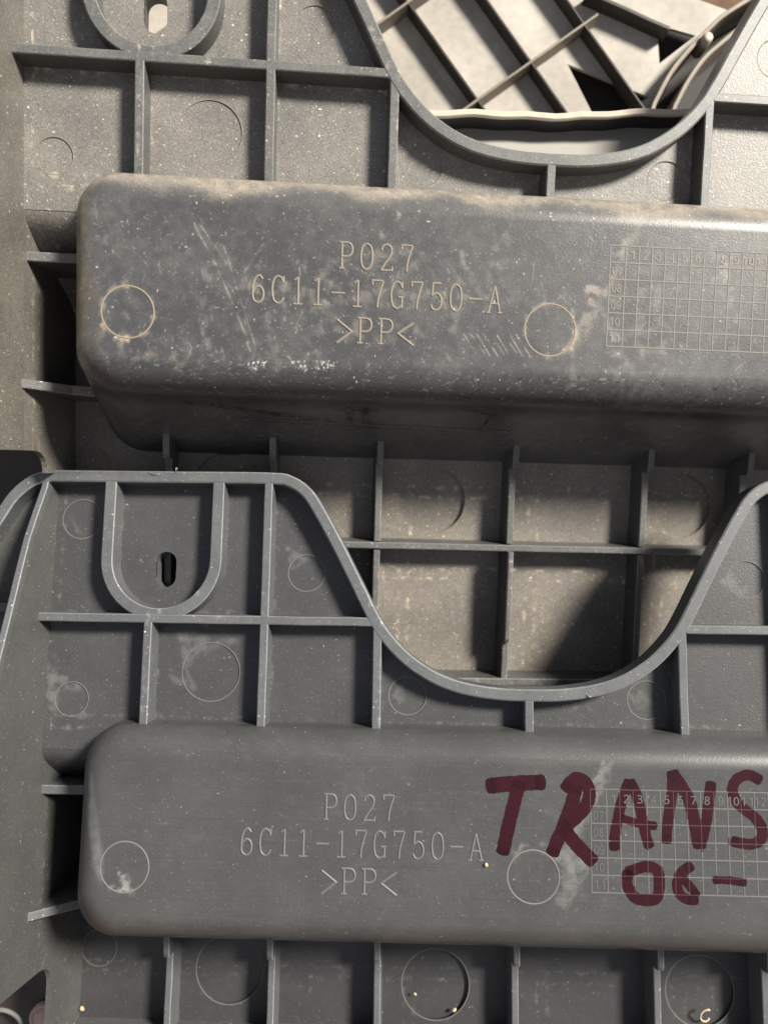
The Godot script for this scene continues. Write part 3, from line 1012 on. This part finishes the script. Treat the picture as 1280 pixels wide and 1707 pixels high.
# ---------------------------------------------------------------- everything
func _ready() -> void:
	rng.seed = 4711
	# camera: looks down at the leaning stack
	var cam := Camera3D.new()
	cam.name = "camera"
	cam.keep_aspect = Camera3D.KEEP_HEIGHT
	cam.fov = rad_to_deg(2.0 * atan(853.5 / 1270.0))
	cam.near = 0.02
	cam.far = 400.0
	cam.transform = Transform3D(Basis(Vector3(1, 0, 0), deg_to_rad(-55.0)), Vector3(0, 1990.0 * U, 0))
	var lens := CameraAttributesPhysical.new()
	lens.frustum_focal_length = 17.86
	lens.frustum_near = 0.02
	lens.frustum_far = 400.0
	lens.frustum_focus_distance = 1335.0 * U
	lens.exposure_aperture = 4.8
	cam.attributes = lens
	add_child(cam)
	cam.keep_aspect = Camera3D.KEEP_HEIGHT
	cam.fov = rad_to_deg(2.0 * atan(853.5 / 1270.0))
	# sky and sun
	var env := Environment.new()
	env.background_mode = Environment.BG_SKY
	var sm := ProceduralSkyMaterial.new()
	sm.sky_top_color = Color(0.5, 0.52, 0.57)
	sm.sky_horizon_color = Color(1.0, 0.98, 0.95)
	sm.sky_curve = 0.25
	sm.ground_bottom_color = Color(0.22, 0.19, 0.16)
	sm.ground_horizon_color = Color(0.5, 0.47, 0.43)
	sm.energy_multiplier = 0.5
	var sky := Sky.new()
	sky.sky_material = sm
	env.sky = sky
	env.tonemap_mode = Environment.TONE_MAPPER_LINEAR
	env.tonemap_exposure = 2.0
	env.sdfgi_enabled = true
	env.ssao_enabled = true
	env.ssil_enabled = true
	var we := WorldEnvironment.new()
	we.environment = env
	add_child(we)
	var sun := DirectionalLight3D.new()
	sun.name = "sun"
	sun.light_color = Color(1.0, 0.97, 0.92)
	sun.light_energy = 1.6
	sun.light_angular_distance = 11.0
	sun.shadow_enabled = true
	add_child(sun)
	# towards the sun, in the camera's axes: right, up, back
	var towards: Vector3 = cam.transform.basis * Vector3(0.645, 0.46, 0.62)
	sun.look_at_from_position(towards * 3.0, Vector3.ZERO, Vector3.UP)

	# panel A (upper in the view, beneath) and panel B (lower in the view, lying on it)
	var ta := placed(cam, Vector3(0.9970, 0.02492, 0.07324), Vector3(-0.02975, 0.99741, 0.06553), Vector3(-0.07142, -0.06751, 0.99516), Vector3(-622.51, -840.51, 1238.97))
	var tb := placed(cam, Vector3(0.99962, 0.01273, -0.02465), Vector3(-0.0156, 0.99263, -0.12014), Vector3(0.02294, 0.12048, 0.99245), Vector3(-651.84, 93.81, 1425.61))

	# ground
	var gm := flat(Color8(150, 112, 84), 0.95, 0.2)
	var gt := Canvas.new(512, 512, 0.0, 0.0, 512.0, 77)
	gt.base(Color8(66, 52, 44), Color8(122, 100, 84), 0.5, 0.5, 0.3, 0.4, PackedFloat32Array(), PackedFloat32Array())
	gm.albedo_texture = gt.texture()
	gm.albedo_color = Color.WHITE
	gm.uv1_triplanar = true
	gm.uv1_world_triplanar = true
	gm.uv1_scale = Vector3.ONE * 5.0
	var pm := PlaneMesh.new()
	pm.size = Vector2(60, 60)
	var ground := put(pm, "ground", gm, self)
	ground.set_meta("kind", "structure")
	tag(ground, "brown dusty ground under the stack of panels", "ground")

	await build_panel(ta, "dust-coated dark grey plastic panel with tan dust, lying beneath the marked panel", true)
	await build_panel(tb, "cleaner dark grey plastic panel with TRANS 06- in purple marker, overlapping the dusty one", false)

	await pale_panel(cam)
	trim_strip(cam)
	small_things(cam, tb)

func placed(cam: Camera3D, cx: Vector3, cy: Vector3, cz: Vector3, t: Vector3) -> Transform3D:
	# columns of a rotation in the lens's axes (right, down, forward) -> local X, Z up, Y
	var f := Vector3(1, -1, -1)
	return cam.transform * Transform3D(Basis(cx * f * U, -cz * f * U, cy * f * U), t * f * U)

func pale_panel(cam: Camera3D) -> void:
	var root := thing("pale_panel", "pale beige sunlit plastic panel with diagonal ribs, seen blurred through the cutout", "plastic panel")
	root.transform = placed(cam, Vector3(0.815, -0.5795, 0), Vector3(0.5795, 0.815, 0), Vector3(0, 0, 1), Vector3(181, -857, 1640))
	var tex := Canvas.new(1024, 1024, 0, 0, 1024.0, 91)
	tex.base(Color8(152, 146, 138), Color8(212, 205, 194), 0.6, 0.6, 0.3, 0.15, PackedFloat32Array(), PackedFloat32Array())
	tex.specks(900, Color8(120, 112, 100), 0.6, 2.2, 0.4)
	var m := plastic(tex.texture(), Color(0.9, 0.89, 0.87), 0.6)
	m.uv1_scale = Vector3.ONE / 900.0
	var rail_m := plastic(tex.texture(), Color(0.66, 0.64, 0.61), 0.5)  # darker tint holds the shadow lying on the curved rails
	rail_m.uv1_scale = Vector3.ONE / 900.0
	var dark := plastic(tex.texture(), Color(0.3, 0.29, 0.28), 0.55)  # ribs tinted dark: their shaded sides and shadow bands put into the colour
	dark.uv1_scale = Vector3.ONE / 900.0
	var holes := [[Vector2(236, 36), Vector2(338, 196), Vector2(214, 182)], [Vector2(442, 78), Vector2(496, 146), Vector2(398, 150)]]
	var fm := plastic(tex.texture(), Color(0.86, 0.86, 0.86), 0.6, 0.5)
	fm.uv1_scale = Vector3.ONE / 900.0
	put(await cut_floor([Vector2(-760, -760), Vector2(70, -760), Vector2(547, 88), Vector2(590, 150), Vector2(545, 156), Vector2(495, 161), Vector2(430, 174), Vector2(379, 189), Vector2(324, 216), Vector2(280, 253), Vector2(240, 300), Vector2(240, 900), Vector2(-760, 900)], 0.0, 8.0, [], holes), "panel_floor", fm, root)
	put(plate([Vector2(200, 20), Vector2(500, 20), Vector2(575, 135), Vector2(690, 150), Vector2(780, 420), Vector2(200, 420)], func(a, b, s): return P(a, b, -60.0 + 6.0 * s)), "shade_plate", flat(Color8(34, 32, 31), 0.7), root)  # added dark plate: deep shade behind the holes and between the rails
	for u in [-256.0, -118.0, 20.0, 158.0, 296.0]:
		put(sweep(rib_line(u, -640, u, 320), 2.6, 4.5, -2.0, 34.0, 1.0), "rib", dark, root)
	for v in [-504.0, -252.0, 0.0]:
		put(sweep(rib_line(-700, v, 330, v), 2.8, 4.5, -2.0, 37.0, 1.0), "rib", rail_m, root)
	put(sweep(rib_line(339, -53, 436, 112), 4.0, 5.5, -2.0, 36.0, 1.0), "rib", dark, root)
	var r1 := curve([Vector2(280, 255), Vector2(303, 231), Vector2(324, 218), Vector2(379, 191), Vector2(430, 176), Vector2(495, 163), Vector2(545, 158), Vector2(644, 165)], 12.0)
	var r2 := curve([Vector2(318, 282), Vector2(340, 258), Vector2(362, 245), Vector2(404, 224), Vector2(456, 206), Vector2(508, 200), Vector2(566, 196), Vector2(672, 193)], 12.0)
	put(sweep(r1, 4.5, 5.5, -40.0, 48.0, 1.5), "curved_rail", rail_m, root)
	put(sweep(r2, 4.5, 5.5, -60.0, 40.0, 1.5), "curved_rail", rail_m, root)
	put(tube([P(475, 179, 0), P(475, 179, 40), P(475, 179, 58)], 11.0, 14), "locating_pin", m, root)

func trim_strip(cam: Camera3D) -> void:
	var root := thing("trim_strip", "glossy dark plastic trim strip with a dusty wavy top edge, below the cutout arc", "trim strip")
	root.transform = placed(cam, Vector3(1, 0, 0), Vector3(0, 1, 0), Vector3(0, 0, 1), Vector3(300, -740, 1470))
	var n := 44
	var gloss_highlight := flat(Color8(158, 155, 150), 0.3, 0.7)  # pale colour stands in for the bright highlight on the dark plastic
	var dusty := flat(Color8(186, 178, 164), 0.85, 0.3)
	var st := begin(true)
	var lip := begin()
	var prof := []
	for i in 15:
		var t := i / 14.0
		prof.append(Vector2(-30.0 + 112.0 * t, -30.0 + 62.0 * t * t))
	for i in n:
		for k in 14:
			var v := []
			for c in [[i, k], [i + 1, k], [i + 1, k + 1], [i, k + 1]]:
				var x: float = -330.0 + 1000.0 * c[0] / n
				v.append(P(x, prof[c[1]].x + 2.5 * sin(x * 0.021), prof[c[1]].y))
			quad(st, v[0], v[1], v[2], v[3], Vector3(0, 1, 0))
	put(done(st), "gloss_face", gloss_highlight, root)
	var path := []
	for i in 60:
		var x := -330.0 + 1000.0 * i / 59.0
		path.append(Vector2(x, -17.0 + 3.0 * sin(x * 0.017 + 1.0) + 1.5 * sin(x * 0.06) - 0.012 * max(0.0, x - 60.0)))
	put(sweep(path, 6.0, 7.0, -34.0, 15.0, 1.5), "lip", flat(Color8(38, 37, 36), 0.5), root)
	put(sweep(path, 6.4, 6.4, 14.0, 21.0, 2.0, 0.8), "top_edge", dusty, root)

func small_things(cam: Camera3D, tb: Transform3D) -> void:
	var tan_m := flat(Color8(186, 164, 134), 0.85, 0.3)
	for q in [[831.0, 495.0, BZ + 2.5, 5.0, "tan crumb lying just below the letter A of the clean panel's part number"],
			[799.0, 858.0, LZ + 3.0, 6.0, "pale tan crumb inside the right edge of the big round mark at the bottom"],
			[722.0, 831.0, LZ + 3.0, 4.0, "tiny tan crumb inside the left half of the big round mark at the bottom"],
			[62.0, 874.0, LZ + 5.0, 7.0, "yellowish crumb wedged in the corner by the bottom left window"]]:
		var o := put(lump(Vector3(q[3], q[3] * 0.6, q[3] * 0.8) * 0.72, int(q[0])), "crumb", tan_m, self)
		o.transform = tb * Transform3D(Basis(Vector3(0, 1, 0), q[0]), P(q[0], q[1], q[2]))
		tag(o, q[4], "crumb", "loose crumbs on the clean panel")
	var pts := []
	for i in 13:
		var a := 0.6 + 4.2 * i / 12.0
		pts.append(Vector3(cos(a) * 13.0 + i * 0.6, 2.0 + 1.2 * i * (0.5 if i < 7 else 0.8), sin(a) * 13.0))
	var straw := put(tube(pts, 1.8), "straw_curl", flat(Color8(184, 168, 140), 0.8, 0.3), self)
	straw.transform = tb * Transform3D(Basis.IDENTITY, P(1284, 852, LZ + 1.0))
	tag(straw, "curled tan shred lying in the bottom right cell", "shred")
	# what shows through the window in the clean panel's wall, at the bottom left
	var lens_t := placed(cam, Vector3(1, 0, 0), Vector3(0, 1, 0), Vector3(0, 0, 1), Vector3.ZERO)
	var plug := thing("round_plug", "dusty pink round plug under the window at the bottom left", "plug")
	plug.transform = lens_t * Transform3D(Basis.IDENTITY, P(-683, 1018, -1530))
	var pink := flat(Color8(196, 166, 160), 0.8, 0.4)
	put(tube([P(0, 0, -20), P(0, 0, -2), P(0, 0, 0)], 29.0, 36), "plug_body", pink, plug)
	put(ring_mark(0, 0, -0.5, 24.0, 3.0, 2.0), "plug_rim", pink, plug)
	var sheet := put(plate([Vector2(-1150, -330), Vector2(-600, -330), Vector2(-560, 1130), Vector2(-1100, 1130)], func(a, b, s): return P(a, b, -1546.0 - 0.10 * (1000.0 - b) + 5.0 * s)), "plastic_sheet", flat(Color8(50, 43, 40), 0.5), self)
	sheet.transform = lens_t
	tag(sheet, "dark brown sheet behind both panels, seen through their windows at the left edge", "plastic sheet")
	var wire := []
	for i in 22:
		var a := PI + PI * 1.1 * i / 21.0
		wire.append(Vector3(-758.0 + cos(a) * 45.0, -1518.0 + i * 0.8, 1020.0 + sin(a) * 33.0))
	var loop := put(tube(wire, 4.5, 8), "wire_loop", flat(Color8(112, 112, 108), 0.45), self)
	loop.transform = lens_t
	tag(loop, "pale curved wire loop showing in the window at the bottom left corner", "wire")
